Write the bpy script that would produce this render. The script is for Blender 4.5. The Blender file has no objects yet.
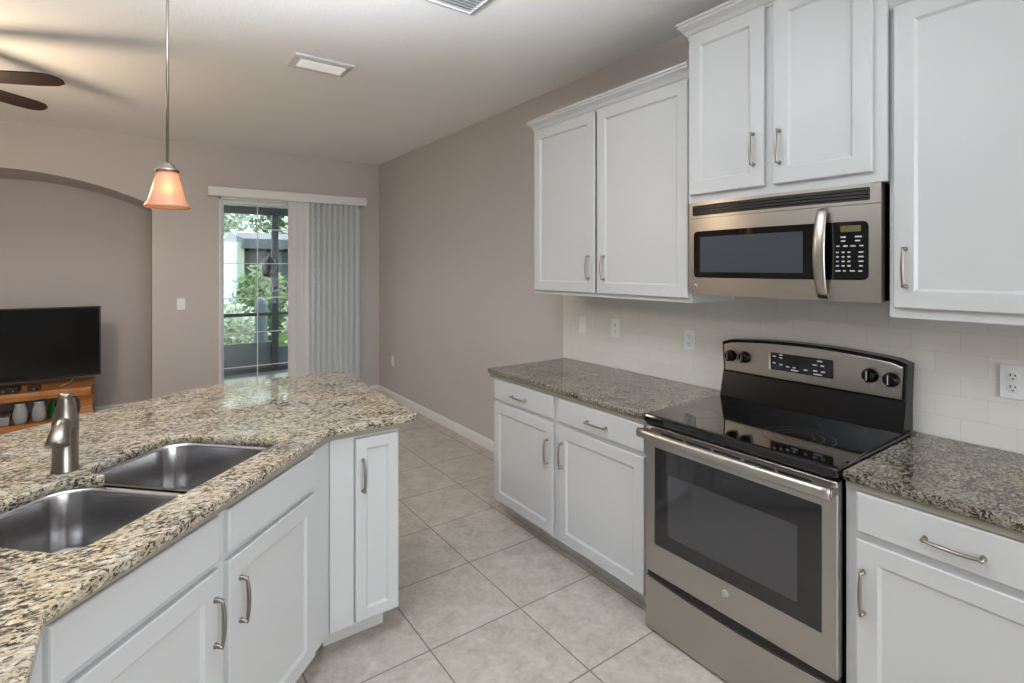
import bpy, bmesh, math, random
from mathutils import Vector, Matrix

# ------------------------------------------------------------------ camera, world, light
S = bpy.context.scene
COL = S.collection
YAW = 0.6191
FPX, HORIZON, EYE = 521.41, 268.04, 1.5383
cd = bpy.data.cameras.new('camera')
cd.sensor_width = 36.0
cd.lens = FPX / 1024 * 36.0
cd.shift_y = -(341.5 - HORIZON) / 1024
cd.clip_start = 0.02
cam = bpy.data.objects.new('camera', cd)
cam.location = (0, 0, EYE)
cam.rotation_euler = (math.radians(90), 0, -YAW)
COL.objects.link(cam)
S.camera = cam
S.view_settings.view_transform = 'Standard'
S.view_settings.look = 'None'
S.view_settings.gamma = 1.0
S.view_settings.use_curve_mapping = False
S.view_settings.exposure = 0.0

W = bpy.data.worlds.new('world')
S.world = W
W.use_nodes = True
bg = W.node_tree.nodes['Background']
bg.inputs[0].default_value = (0.80, 0.90, 1.0, 1)
bg.inputs[1].default_value = 3.0


def lamp(name, kind, loc, energy, color=(1, 1, 1), rot=(0, 0, 0), size=None, size_y=None, radius=None, angle=None):
    d = bpy.data.lights.new(name, kind)
    d.energy = energy
    d.color = color
    if kind == 'AREA':
        d.shape = 'RECTANGLE'
        d.size, d.size_y = size, size_y
    if radius is not None:
        d.shadow_soft_size = radius
    if angle is not None:
        d.angle = angle
    o = bpy.data.objects.new(name, d)
    o.location = loc
    o.rotation_euler = rot
    COL.objects.link(o)
    return o


R90 = math.pi / 2
lamp('sun', 'SUN', (0, 0, 10), 4.5, (1, .95, .86), (math.radians(-38), math.radians(14), 0), angle=math.radians(2))
# added fill from behind, standing for daylight through an unseen rear window
lamp('rear_daylight_fill', 'AREA', (0.9, -3.13, 1.55), 78, (1, .985, .965), (R90, 0, 0), 2.4, 1.9)
# two added upward spots, out of view, standing for flash bounced off the ceiling
BOUNCE_FILLS = [((.20, 1.38, 2.42), 160, (.85, .925, 1), 165), ((-1.2, 1.4, 2.0), 112, (.88, .94, 1), 150)]
for bl, en, co, cone in BOUNCE_FILLS:
    up = lamp('ceiling_bounce_fill', 'SPOT', bl, en, co, (math.pi, 0, 0), radius=.10)
    up.data.spot_size = math.radians(cone)
    up.data.spot_blend = .14

# ------------------------------------------------------------------ room numbers
XW = 2.4174          # right wall
YB = 6.2442          # end wall
H = 2.8187           # ceiling
XL, YR = -5.0, -3.2  # walls behind the camera
NICHE_Y, NICHE_X0, NICHE_X1 = 6.98, -2.12, 0.093
CT = 0.914           # counter top height
D45 = math.sqrt(0.5)


# ------------------------------------------------------------------ materials
def lin(c):
    def f(v):
        v /= 255.0
        return v / 12.92 if v <= 0.04045 else ((v + 0.055) / 1.055) ** 2.4
    return (f(c[0]), f(c[1]), f(c[2]), 1.0)


class NT:
    def __init__(s, name):
        s.m = bpy.data.materials.new(name)
        s.m.use_nodes = True
        s.t = s.m.node_tree
        s.p = s.t.nodes['Principled BSDF']
        s.out = s.t.nodes['Material Output']

    def n(s, typ, **kw):
        nd = s.t.nodes.new(typ)
        for k, v in kw.items():
            if k.startswith('i_'):
                key = k[2:].replace('_', ' ')
                nd.inputs[key].default_value = v
            else:
                setattr(nd, k, v)
        return nd

    def l(s, a, b):
        s.t.links.new(a, b)

    def coord(s, scale=(1, 1, 1), rot=(0, 0, 0), loc=(0, 0, 0), world=False):
        if world:
            src = s.n('ShaderNodeNewGeometry').outputs['Position']
        else:
            src = s.n('ShaderNodeTexCoord').outputs['Object']
        mp = s.n('ShaderNodeMapping')
        mp.inputs['Scale'].default_value = scale
        mp.inputs['Rotation'].default_value = rot
        mp.inputs['Location'].default_value = loc
        s.l(src, mp.inputs['Vector'])
        return mp.outputs['Vector']

    def noise(s, vec, scale, detail=3, rough=.5, dist=0.0):
        nd = s.n('ShaderNodeTexNoise')
        nd.inputs['Scale'].default_value = scale
        nd.inputs['Detail'].default_value = detail
        nd.inputs['Roughness'].default_value = rough
        nd.inputs['Distortion'].default_value = dist
        if vec is not None:
            s.l(vec, nd.inputs['Vector'])
        return nd.outputs['Fac']

    def ramp(s, fac, stops, interp='LINEAR'):
        r = s.n('ShaderNodeValToRGB')
        r.color_ramp.interpolation = interp
        el = r.color_ramp.elements
        while len(el) < len(stops):
            el.new(.5)
        for e, (p, c) in zip(el, stops):
            e.position = p
            e.color = c if len(c) == 4 else (*c, 1)
        s.l(fac, r.inputs['Fac'])
        return r.outputs['Color']

    def mix(s, fac, a, b):
        m = s.n('ShaderNodeMix', data_type='RGBA')
        if hasattr(fac, 'links'):
            s.l(fac, m.inputs['Factor'])
        else:
            m.inputs['Factor'].default_value = fac
        for v, k in ((a, 6), (b, 7)):
            if hasattr(v, 'links'):
                s.l(v, m.inputs[k])
            else:
                m.inputs[k].default_value = v
        return m.outputs[2]

    def bump(s, h, strength, dist=.01):
        b = s.n('ShaderNodeBump')
        b.inputs['Strength'].default_value = strength
        b.inputs['Distance'].default_value = dist
        s.l(h, b.inputs['Height'])
        s.l(b.outputs['Normal'], s.p.inputs['Normal'])


BW = ((0, 0, 0, 1), (1, 1, 1, 1))


def mat(name, rgb, rough=.5, metal=0.0, spec=.5, coat=0.0, emit=None, estr=0.0, bumps=None, vary=0.0):
    t = NT(name)
    c = lin(rgb)
    t.p.inputs['Base Color'].default_value = c
    t.p.inputs['Roughness'].default_value = rough
    t.p.inputs['Metallic'].default_value = metal
    t.p.inputs['Specular IOR Level'].default_value = spec
    t.p.inputs['Coat Weight'].default_value = coat
    if emit:
        t.p.inputs['Emission Color'].default_value = lin(emit)
        t.p.inputs['Emission Strength'].default_value = estr
    if bumps or vary:
        v = t.coord(world=True)
        if bumps:
            t.bump(t.noise(v, bumps[0], 4), bumps[1], .004)
        if vary:
            f = t.noise(v, 1.7, 3)
            dk = tuple(x * (1 - vary) for x in c[:3]) + (1,)
            t.l(t.mix(f, dk, c), t.p.inputs['Base Color'])
    return t.m


M = {}
M['white'] = mat('cabinet_white_paint', (200, 201, 202), .38, vary=.02)
M['kick'] = mat('toe_kick_paint', (205, 203, 200), .55, vary=.06)
M['wall'] = mat('taupe_wall_paint', (193, 187, 184), .75, bumps=(90, .12), vary=.03)
M['ceil'] = mat('ceiling_texture_paint', (243, 242, 241), .85, bumps=(70, .35), vary=.02)
M['trim'] = mat('trim_white', (226, 225, 223), .45)
M['plate'] = mat('outlet_plastic', (232, 233, 236), .35)
M['slot'] = mat('outlet_slot_dark', (40, 40, 42), .6)
M['nickel'] = mat('brushed_nickel', (150, 144, 136), .28, metal=1)
M['chrome'] = mat('chrome', (225, 225, 225), .08, metal=1)
M['black'] = mat('black_enamel', (10, 11, 13), .25, spec=.3)
M['blackmatte'] = mat('black_plastic', (22, 22, 24), .5)
M['glass_black'] = mat('black_ceramic_glass', (9, 9, 11), .05, spec=.6)
M['oven_glass'] = mat('oven_window_glass', (30, 30, 33), .05, spec=.7)
M['oven_inner'] = mat('oven_inner_pane', (62, 62, 65), .07, spec=.8)
M['mw_inner'] = mat('microwave_window_mesh', (66, 71, 78), .12, spec=.6)
M['screen'] = mat('tv_screen', (8, 13, 17), .10, spec=.5)
M['ring'] = mat('burner_print', (70, 70, 72), .2)
M['key'] = mat('key_print', (190, 195, 205), .4)
M['display'] = mat('lcd_display', (60, 60, 30), .3, emit=(150, 140, 84), estr=.22)
M['digits'] = mat('lcd_digits', (230, 215, 120), .3, emit=(250, 235, 140), estr=.8)
M['dark_lcd'] = mat('dark_display', (14, 18, 18), .1)
M['blind'] = mat('vertical_blind_vinyl', (216, 216, 217), .5)
M['doorframe'] = mat('door_frame_white', (220, 222, 222), .4)
M['bronze'] = mat('screen_bronze', (48, 50, 54), .5)
M['grille'] = mat('vent_white', (212, 212, 213), .5)
M['ventdark'] = mat('vent_inside', (160, 163, 168), .8)
M['fanwood'] = mat('fan_blade_walnut', (36, 19, 15), .5)
M['fanmetal'] = mat('fan_bronze', (60, 45, 36), .35, metal=.8)
M['green_glass'] = mat('green_bottle_glass', (14, 92, 40), .12, spec=.6)
M['vase'] = mat('frosted_vase', (160, 164, 168), .2, spec=.6)
M['silver'] = mat('silver_box', (170, 174, 178), .35, metal=.6)
M['patio'] = mat('patio_concrete', (120, 122, 120), .8, vary=.1)
M['lawn'] = mat('lawn_grass', (112, 140, 62), .9, vary=.3)
M['neighbour'] = mat('neighbour_siding', (214, 226, 238), .7)
M['roofdark'] = mat('neighbour_roof', (92, 94, 98), .8)
M['kickplate'] = mat('screen_kick_plate', (88, 92, 94), .6)
M['chairblue'] = mat('patio_sling', (108, 122, 130), .6)
M['leaf'] = mat('leaf_green', (120, 146, 88), .6, vary=.45)
M['leafpale'] = mat('leaf_pale', (206, 214, 190), .6, vary=.3)
M['bark'] = mat('bark', (98, 88, 74), .9, vary=.3)
M['lampglass'] = mat('fan_lamp_glass', (255, 225, 180), .4, emit=(255, 214, 150), estr=5)
M['lens'] = mat('lit_lens', (240, 240, 238), .4, emit=(255, 252, 246), estr=.25)
M['strip'] = mat('overhang_shade_taupe', (146, 140, 128), .75)  # shade under the counter overhang put into the colour
M['bulb'] = mat('bulb', (255, 240, 200), .4, emit=(255, 226, 160), estr=20)


def steel(name, rgb, rough, axis):
    t = NT(name)
    t.p.inputs['Metallic'].default_value = 1
    sc = {'x': (1.2, 160, 160), 'y': (160, 1.2, 160), 'z': (160, 160, 1.2)}[axis]
    f = t.noise(t.coord(sc), 3.0, 2)
    c = lin(rgb)
    t.l(t.mix(f, tuple(v * .93 for v in c[:3]) + (1,), c), t.p.inputs['Base Color'])
    mr = t.n('ShaderNodeMapRange')
    mr.inputs['To Min'].default_value = rough * .85
    mr.inputs['To Max'].default_value = rough * 1.2
    t.l(f, mr.inputs['Value'])
    t.l(mr.outputs['Result'], t.p.inputs['Roughness'])
    return t.m


M['steel'] = steel('stainless_steel', (184, 179, 172), .32, 'x')
M['sinksteel'] = mat('sink_steel', (186, 186, 188), .21, metal=1)


def granite(name, rotz, gold, grey, pale, dark, cover, loc=(0, 0, 0)):
    """speckled stone: cream ground with gold clouds, fine dark elongated flecks"""
    t = NT(name)
    v = t.coord((1.0, 2.0, 2.2), (0, 0, rotz), loc)
    v1 = t.coord((1, 1, 1), (0, 0, rotz), loc)
    cloud = t.noise(v1, 4.5, 3, .55)
    ground = t.mix(t.ramp(cloud, [(.38, BW[0]), (.62, BW[1])]), lin(grey), lin(gold))
    pl = t.ramp(t.noise(v, 38, 4, .6), [(.50, BW[0]), (.60, BW[1])])
    ground = t.mix(pl, ground, lin(pale))
    mv = t.ramp(t.noise(v, 48, 4, .65, .3), [(.52, BW[0]), (.58, (.8, .8, .8, 1))])
    ground = t.mix(mv, ground, lin(tuple(int(a * .55 + b * .45) for a, b in zip(dark, grey))))
    fl = t.noise(v, 62, 5, .70, .5)
    dens = t.noise(v1, 9, 3, .6)
    add = t.n('ShaderNodeMath', operation='MULTIPLY_ADD')
    add.inputs[1].default_value = .30
    t.l(dens, add.inputs[0])
    t.l(fl, add.inputs[2])
    fk = t.ramp(add.outputs[0], [(cover, BW[0]), (cover + .035, BW[1])])
    ground = t.mix(fk, ground, lin(dark))
    wh = t.ramp(t.noise(v, 95, 3, .6), [(.66, BW[0]), (.70, (.7, .7, .7, 1))])
    ground = t.mix(wh, ground, lin((226, 220, 206)))
    t.l(ground, t.p.inputs['Base Color'])
    t.p.inputs['Roughness'].default_value = .05
    t.p.inputs['Specular IOR Level'].default_value = .5
    return t.m


M['granite'] = granite('granite_beige_flecked', math.radians(18), (186, 167, 133), (172, 164, 151), (203, 194, 177), (54, 51, 52), .678)
M['granite_grey'] = granite('granite_grey_flecked', math.radians(38), (142, 133, 114), (126, 122, 112), (156, 149, 135), (50, 47, 46), .660, (3, 1, 0))


def floor_tile():
    t = NT('floor_tile_porcelain')
    T = .4486
    v = t.coord((1, 1, 1), (0, 0, 0), (-1.3982, -1.8995, 0), world=True)
    b = t.n('ShaderNodeTexBrick')
    b.offset = 0
    b.squash = 1
    b.inputs['Scale'].default_value = 1
    b.inputs['Brick Width'].default_value = T
    b.inputs['Row Height'].default_value = T
    b.inputs['Mortar Size'].default_value = .0036
    b.inputs['Mortar Smooth'].default_value = .3
    b.inputs['Bias'].default_value = 0
    b.inputs['Color1'].default_value = (.45, .45, .45, 1)
    b.inputs['Color2'].default_value = (.55, .55, .55, 1)
    t.l(v, b.inputs['Vector'])
    n1 = t.noise(v, 9, 5, .62, .6)
    n2 = t.noise(v, 38, 4, .6)
    c = t.ramp(n1, [(.3, lin((158, 149, 139))), (.5, lin((188, 179, 170))), (.7, lin((208, 200, 192)))])
    c2 = t.ramp(n2, [(.3, lin((162, 152, 141))), (.7, lin((208, 200, 191)))])
    c = t.mix(.4, c, c2)
    c = t.mix(b.outputs['Fac'], c, lin((126, 117, 109)))
    t.l(c, t.p.inputs['Base Color'])
    t.p.inputs['Roughness'].default_value = .38
    inv = t.n('ShaderNodeMath', operation='SUBTRACT')
    inv.inputs[0].default_value = 1
    t.l(b.outputs['Fac'], inv.inputs[1])
    t.bump(inv.outputs[0], .4, .002)
    return t.m


M['floor'] = floor_tile()


def subway():
    t = NT('subway_tile_cream')
    geo = t.n('ShaderNodeNewGeometry')
    sep = t.n('ShaderNodeSeparateXYZ')
    t.l(geo.outputs['Position'], sep.inputs[0])
    cmb = t.n('ShaderNodeCombineXYZ')
    t.l(sep.outputs['Y'], cmb.inputs['X'])
    t.l(sep.outputs['Z'], cmb.inputs['Y'])
    mp = t.n('ShaderNodeMapping')
    mp.inputs['Location'].default_value = (-.682 + 3 * .154, -.916 + .078 * 4, 0)
    t.l(cmb.outputs[0], mp.inputs['Vector'])
    b = t.n('ShaderNodeTexBrick')
    b.offset = .5
    b.inputs['Scale'].default_value = 1
    b.inputs['Brick Width'].default_value = .149
    b.inputs['Row Height'].default_value = .078
    b.inputs['Mortar Size'].default_value = .0013
    b.inputs['Mortar Smooth'].default_value = .4
    b.inputs['Color1'].default_value = lin((221, 218, 212))
    b.inputs['Color2'].default_value = lin((225, 222, 217))
    b.inputs['Mortar'].default_value = lin((211, 207, 200))
    t.l(mp.outputs[0], b.inputs['Vector'])
    t.l(b.outputs['Color'], t.p.inputs['Base Color'])
    t.p.inputs['Roughness'].default_value = .22
    inv = t.n('ShaderNodeMath', operation='SUBTRACT')
    inv.inputs[0].default_value = 1
    t.l(b.outputs['Fac'], inv.inputs[1])
    t.bump(inv.outputs[0], .3, .0015)
    return t.m


M['subway'] = subway()


def wood(name, a, b, axis=(1, 14, 14)):
    t = NT(name)
    v = t.coord(axis)
    f = t.noise(v, 2.5, 5, .6, 1.2)
    t.l(t.ramp(f, [(.3, lin(a)), (.7, lin(b))]), t.p.inputs['Base Color'])
    t.p.inputs['Roughness'].default_value = .35
    return t.m


M['pine'] = wood('lacquered_pine', (140, 84, 40), (204, 142, 80))


def clear_glass(name, tint=(.93, .97, .97, 1)):
    t = NT(name)
    tr = t.n('ShaderNodeBsdfTransparent')
    tr.inputs[0].default_value = tint
    gl = t.n('ShaderNodeBsdfGlossy')
    gl.inputs['Roughness'].default_value = .02
    fr = t.n('ShaderNodeFresnel')
    fr.inputs[0].default_value = 1.45
    mx = t.n('ShaderNodeMixShader')
    t.l(fr.outputs[0], mx.inputs[0])
    t.l(tr.outputs[0], mx.inputs[1])
    t.l(gl.outputs[0], mx.inputs[2])
    t.l(mx.outputs[0], t.out.inputs[0])
    return t.m


M['glass'] = clear_glass('door_glass')


def amber_glass():
    t = NT('amber_lamp_glass')
    tl = t.n('ShaderNodeBsdfTranslucent')
    tl.inputs[0].default_value = lin((228, 184, 156))
    rf = t.n('ShaderNodeBsdfRefraction')
    rf.inputs['Color'].default_value = lin((240, 200, 166))
    rf.inputs['Roughness'].default_value = .32
    rf.inputs['IOR'].default_value = 1.02
    df = t.n('ShaderNodeBsdfPrincipled')
    df.inputs['Base Color'].default_value = lin((220, 182, 156))
    df.inputs['Roughness'].default_value = .25
    m1 = t.n('ShaderNodeMixShader')
    m1.inputs[0].default_value = .42
    t.l(tl.outputs[0], m1.inputs[1])
    t.l(rf.outputs[0], m1.inputs[2])
    m2 = t.n('ShaderNodeMixShader')
    m2.inputs[0].default_value = .45
    t.l(m1.outputs[0], m2.inputs[1])
    t.l(df.outputs[0], m2.inputs[2])
    t.l(m2.outputs[0], t.out.inputs[0])
    return t.m


M['amber'] = amber_glass()


# ------------------------------------------------------------------ mesh helpers
class MB:
    """collects shapes, then links them as one mesh object"""

    def __init__(s):
        s.bm = bmesh.new()
        s.mi = 0
        s.mats = []

    def use(s, m):
        if m not in s.mats:
            s.mats.append(m)
        s.mi = s.mats.index(m)
        return s

    def face(s, vs, smooth=False):
        try:
            f = s.bm.faces.new(vs)
        except ValueError:
            return None
        f.material_index = s.mi
        f.smooth = smooth
        return f

    def loops(s, rings, cap0=True, cap1=True, closed=True, smooth=False):
        """rings: lists of points with equal count, lofted"""
        vr = [[s.bm.verts.new(p) for p in r] for r in rings]
        n = len(vr[0])
        for a, b in zip(vr[:-1], vr[1:]):
            for i in range(n if closed else n - 1):
                j = (i + 1) % n
                s.face((a[i], a[j], b[j], b[i]), smooth)
        if cap0:
            s.face(list(reversed(vr[0])))
        if cap1:
            s.face(vr[-1])
        return vr

    def box(s, x0, x1, y0, y1, z0, z1, bev=0.0, seg=2):
        x0, x1 = min(x0, x1), max(x0, x1)
        y0, y1 = min(y0, y1), max(y0, y1)
        z0, z1 = min(z0, z1), max(z0, z1)
        r0 = [(x0, y0, z0), (x1, y0, z0), (x1, y1, z0), (x0, y1, z0)]
        r1 = [(x, y, z1) for x, y, z in r0]
        vr = s.loops([r0, r1])
        if bev > 0:
            vs = set(vr[0] + vr[1])
            es = [e for e in s.bm.edges if e.verts[0] in vs and e.verts[1] in vs]
            r = bmesh.ops.bevel(s.bm, geom=es, offset=bev, segments=seg, affect='EDGES', profile=.5, clamp_overlap=True)
            for f in r['faces']:
                f.material_index = s.mi
                f.smooth = True
        return s

    def lathe(s, prof, center=(0, 0, 0), seg=32, axis='z', cap0=True, cap1=True, smooth=True):
        """prof: (radius, height)"""
        rings = []
        for r, h in prof:
            ring = []
            for i in range(seg):
                a = 2 * math.pi * i / seg
                u, v = r * math.cos(a), r * math.sin(a)
                if axis == 'z':
                    p = (u, v, h)
                elif axis == 'y':
                    p = (u, h, -v)
                else:
                    p = (h, u, v)
                ring.append((p[0] + center[0], p[1] + center[1], p[2] + center[2]))
            rings.append(ring)
        s.loops(rings, cap0, cap1, True, smooth)
        return s

    def tube(s, pts, radii, seg=12, flat=None, cap=True):
        """swept round (or elliptic: flat=(su,sv)) section along pts"""
        pts = [Vector(p) for p in pts]
        n = len(pts)
        if not hasattr(radii, '__len__'):
            radii = [radii] * n
        up = None
        rings = []
        for i, p in enumerate(pts):
            t = (pts[min(i + 1, n - 1)] - pts[max(i - 1, 0)]).normalized()
            if up is None:
                up = Vector((0, 0, 1)) if abs(t.z) < .9 else Vector((1, 0, 0))
            u = t.cross(up)
            u.normalize()
            up = u.cross(t).normalized()
            su, sv = flat or (1, 1)
            rings.append([p + u * (radii[i] * su * math.cos(2 * math.pi * k / seg)) + up * (radii[i] * sv * math.sin(2 * math.pi * k / seg)) for k in range(seg)])
        s.loops(rings, cap, cap, True, True)
        return s

    def prism(s, outline, z0, z1):
        s.loops([[(x, y, z0) for x, y in outline], [(x, y, z1) for x, y in outline]])
        return s

    def sweep(s, path, prof, closed=False):
        """mitred moulding: path (x,y) points, prof (out, z) points; out is to the right of travel"""
        n = len(path)
        rings = []
        for i, p in enumerate(path):
            p = Vector(p)
            a = (p - Vector(path[i - 1])).normalized() if i > 0 else None
            b = (Vector(path[i + 1]) - p).normalized() if i < n - 1 else None
            na = Vector((a.y, -a.x)) if a else None
            nb = Vector((b.y, -b.x)) if b else None
            if na and nb:
                m = (na + nb).normalized()
                m = m / max(.2, m.dot(na))
            else:
                m = na or nb
            rings.append([(p.x + m.x * o, p.y + m.y * o, z) for o, z in prof])
        s.loops(rings)
        return s

    def finish(s, name, m=None, parent=None, loc=None, rot=None, recalc=True, smooth_angle=None):
        if recalc:
            bmesh.ops.recalc_face_normals(s.bm, faces=s.bm.faces)
        me = bpy.data.meshes.new(name)
        s.bm.to_mesh(me)
        s.bm.free()
        for mm in (s.mats or [m]):
            me.materials.append(mm)
        o = bpy.data.objects.new(name, me)
        COL.objects.link(o)
        if parent is not None:
            o.parent = parent
        if loc is not None:
            o.location = loc
        if rot is not None:
            o.rotation_euler = rot
        return o


def empty(name, loc, rz=0.0):
    o = bpy.data.objects.new(name, None)
    o.empty_display_size = .05
    o.location = loc
    o.rotation_euler = (0, 0, rz)
    COL.objects.link(o)
    return o


def tag(o, label=None, cat=None, group=None, kind=None):
    if label:
        o['label'] = label
    if cat:
        o['category'] = cat
    if group:
        o['group'] = group
    if kind:
        o['kind'] = kind
    return o


def thing(name, label, cat, loc, rz=0.0, group=None):
    return tag(empty(name, loc, rz), label, cat, group)


def copy_tree(o, parent=None):
    c = o.copy()
    COL.objects.link(c)
    if parent is not None:
        c.parent = parent
    for ch in list(o.children):
        copy_tree(ch, c)
    return c


def text(name, body, size, m, parent, loc, rot, depth=.0006):
    cu = bpy.data.curves.new(name, 'FONT')
    cu.body = body
    cu.size = size
    cu.extrude = depth
    cu.align_x = 'CENTER'
    cu.align_y = 'CENTER'
    cu.materials.append(m)
    tmp = bpy.data.objects.new(name, cu)
    me = bpy.data.meshes.new_from_object(tmp)
    bpy.data.objects.remove(tmp)
    me.materials.clear()
    me.materials.append(m)
    o = bpy.data.objects.new(name, me)
    o.parent = parent
    o.location = loc
    o.rotation_euler = rot
    COL.objects.link(o)
    return o


def arc(cx, cy, r, a0, a1, n=8):
    return [(cx + r * math.cos(math.radians(a0 + (a1 - a0) * i / n)), cy + r * math.sin(math.radians(a0 + (a1 - a0) * i / n))) for i in range(n + 1)]


def round_poly(pts, radii, n=8):
    """round the corners of a polygon"""
    out = []
    k = len(pts)
    for i, p in enumerate(pts):
        r = radii[i]
        p = Vector(p)
        if r <= 0:
            out.append(tuple(p))
            continue
        a = (Vector(pts[i - 1]) - p).normalized()
        b = (Vector(pts[(i + 1) % k]) - p).normalized()
        ang = a.angle(b)
        d = r / math.tan(ang / 2)
        c = p + (a + b).normalized() * (r / math.sin(ang / 2))
        s, e = p + a * d, p + b * d
        va, vb = s - c, e - c
        tot = va.angle_signed(vb)
        for j in range(n + 1):
            q = va.copy()
            q.rotate(Matrix.Rotation(-tot * j / n, 2))
            out.append((c.x + q.x, c.y + q.y))
    return out


def offset_poly(pts, d):
    """inward offset of a counter-clockwise polygon"""
    k = len(pts)
    out = []
    for i in range(k):
        p = Vector(pts[i])
        a = (p - Vector(pts[i - 1])).normalized()
        b = (Vector(pts[(i + 1) % k]) - p).normalized()
        na, nb = Vector((-a.y, a.x)), Vector((-b.y, b.x))
        m = (na + nb)
        if m.length < 1e-6:
            m = na
        m.normalize()
        m = m / max(.3, m.dot(na))
        q = p + m * d
        out.append((q.x, q.y))
    return out


def slab(outline, z0, z1, hole=None, edge=.006):
    """stone slab with eased edges and an optional cut-out"""
    mb = MB()
    bm = mb.bm
    rings = []
    for off, z in ((edge * .9, z0), (edge * .25, z0 + edge * .3), (0, z0 + edge), (0, z1 - edge), (edge * .25, z1 - edge * .3), (edge * .9, z1)):
        pl = offset_poly(outline, off) if off else outline
        rings.append([(x, y, z) for x, y in pl])
    vr = mb.loops(rings, False, False, True, True)
    hr = None
    if hole:
        hr = mb.loops([[(x, y, z0) for x, y in hole], [(x, y, z1 - .003) for x, y in hole],
                       [(x, y, z1) for x, y in offset_poly(hole, -.003)]], False, False, True, True)
    for idx in (0, -1):
        es = []
        for ring in ([vr[idx]] + ([hr[idx]] if hr else [])):
            for i in range(len(ring)):
                e = bm.edges.get((ring[i], ring[(i + 1) % len(ring)]))
                es.append(e)
        bmesh.ops.triangle_fill(bm, use_beauty=True, use_dissolve=False, edges=es)
    return mb


# ------------------------------------------------------------------ ROOM
def struct(o, label=None):
    o['kind'] = 'structure'
    if label:
        o['label'] = label
        o['category'] = 'room'
    return o


mb = MB().box(XL - .2, XW + .2, YR - .2, NICHE_Y + .2, -.12, 0)
struct(mb.finish('floor', M['floor']), 'square beige stone look floor tiles with thin grout')
mb = MB().box(XL - .2, XW + .2, YR - .2, YB + .05, H, H + .12)
struct(mb.finish('ceiling', M['ceil']), 'pale textured flat ceiling')
mb = MB().box(XW, XW + .15, YR - .2, YB + .2, 0, H)
struct(mb.finish('wall_right', M['wall']), 'taupe wall on the right running to the far corner')

# end wall with a door opening and an arched niche
DX0, DX1, DZ = .672, 2.17, 2.30
ARC_C, ARC_A, ARC_SPR, ARC_H = (NICHE_X0 + NICHE_X1) / 2, (NICHE_X1 - NICHE_X0) / 2, 2.16, .25


def arch_z(x):
    u = (x - ARC_C) / ARC_A
    Rr = (ARC_A ** 2 + ARC_H ** 2) / (2 * ARC_H)
    return ARC_SPR + ARC_H - Rr + math.sqrt(max(0, Rr ** 2 - (u * ARC_A) ** 2))


mb = MB()
mb.box(XL, NICHE_X0, YB, YB + .15, 0, H)
mb.box(NICHE_X1, DX0, YB, YB + .15, 0, H)
mb.box(DX1, XW, YB, YB + .15, 0, H)
mb.box(DX0, DX1, YB, YB + .15, DZ, H)
N = 40
top = []
for i in range(N):
    xa = NICHE_X0 + (NICHE_X1 - NICHE_X0) * i / N
    xb = NICHE_X0 + (NICHE_X1 - NICHE_X0) * (i + 1) / N
    mb.loops([[(xa, YB, arch_z(xa)), (xb, YB, arch_z(xb)), (xb, YB, H), (xa, YB, H)],
              [(xa, NICHE_Y, arch_z(xa)), (xb, NICHE_Y, arch_z(xb)), (xb, NICHE_Y, H), (xa, NICHE_Y, H)]])
struct(mb.finish('wall_end', M['wall']), 'taupe end wall with an arched niche and a sliding door')
mb = MB()
mb.box(NICHE_X0 - .1, NICHE_X1 + .1, NICHE_Y, NICHE_Y + .12, 0, H)
mb.box(NICHE_X1, NICHE_X1 + .1, YB + .15, NICHE_Y, 0, H)
mb.box(NICHE_X0 - .1, NICHE_X0, YB + .15, NICHE_Y, 0, H)
struct(mb.finish('wall_niche', M['wall']), 'back and sides of the arched niche behind the television')

# unseen walls behind the camera, the rear one with a window added for light
mb = MB().box(XL - .15, XL, YR, YB + .15, 0, H)
struct(mb.finish('wall_left', M['wall']))
mb = MB()
RX0, RX1, RZ0, RZ1 = -.4, 2.2, .55, 2.55
mb.box(XL - .15, RX0, YR - .15, YR, 0, H)
mb.box(RX1, XW, YR - .15, YR, 0, H)
mb.box(RX0, RX1, YR - .15, YR, 0, RZ0)
mb.box(RX0, RX1, YR - .15, YR, RZ1, H)
struct(mb.finish('wall_rear', M['wall']))


def window(name, axis, c, a0, a1, z0, z1, nx=2):
    mb = MB()
    f = .05

    def bx(u0, u1, w0, w1, d0, d1):
        if axis == 'x':
            mb.box(c + d0, c + d1, u0, u1, w0, w1)
        else:
            mb.box(u0, u1, c + d0, c + d1, w0, w1)
    bx(a0, a1, z0, z0 + f, -.1, -.04)
    bx(a0, a1, z1 - f, z1, -.1, -.04)
    for i in range(nx + 1):
        u = a0 + (a1 - a0 - f) * i / nx
        bx(u, u + f, z0 + f, z1 - f, -.1, -.04)
    o = mb.finish(name, M['doorframe'])
    struct(o)
    mb = MB()
    if axis == 'x':
        mb.box(c - .075, c - .069, a0 + .01, a1 - .01, z0 + .01, z1 - .01)
    else:
        mb.box(a0 + .01, a1 - .01, c - .075, c - .069, z0 + .01, z1 - .01)
    g = mb.finish('window_pane', M['glass'], o)
    return o


window('added_rear_window', 'y', YR, RX0, RX1, RZ0, RZ1, 2)

# backsplash (tiled strip of the wall)
mb = MB().box(XW - .008, XW - .0005, -1.3, 2.765, CT, 1.50)
struct(mb.finish('trim_1', M['subway']), 'cream subway tile backsplash above the right hand counters')

# baseboards
BBP = [(0, 0), (.014, 0), (.014, .062), (.010, .074), (.006, .085), (0, .085)]


def baseboard(name, path):
    mb = MB()
    mb.sweep(path, BBP)
    return struct(mb.finish(name, M['trim']))


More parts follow.
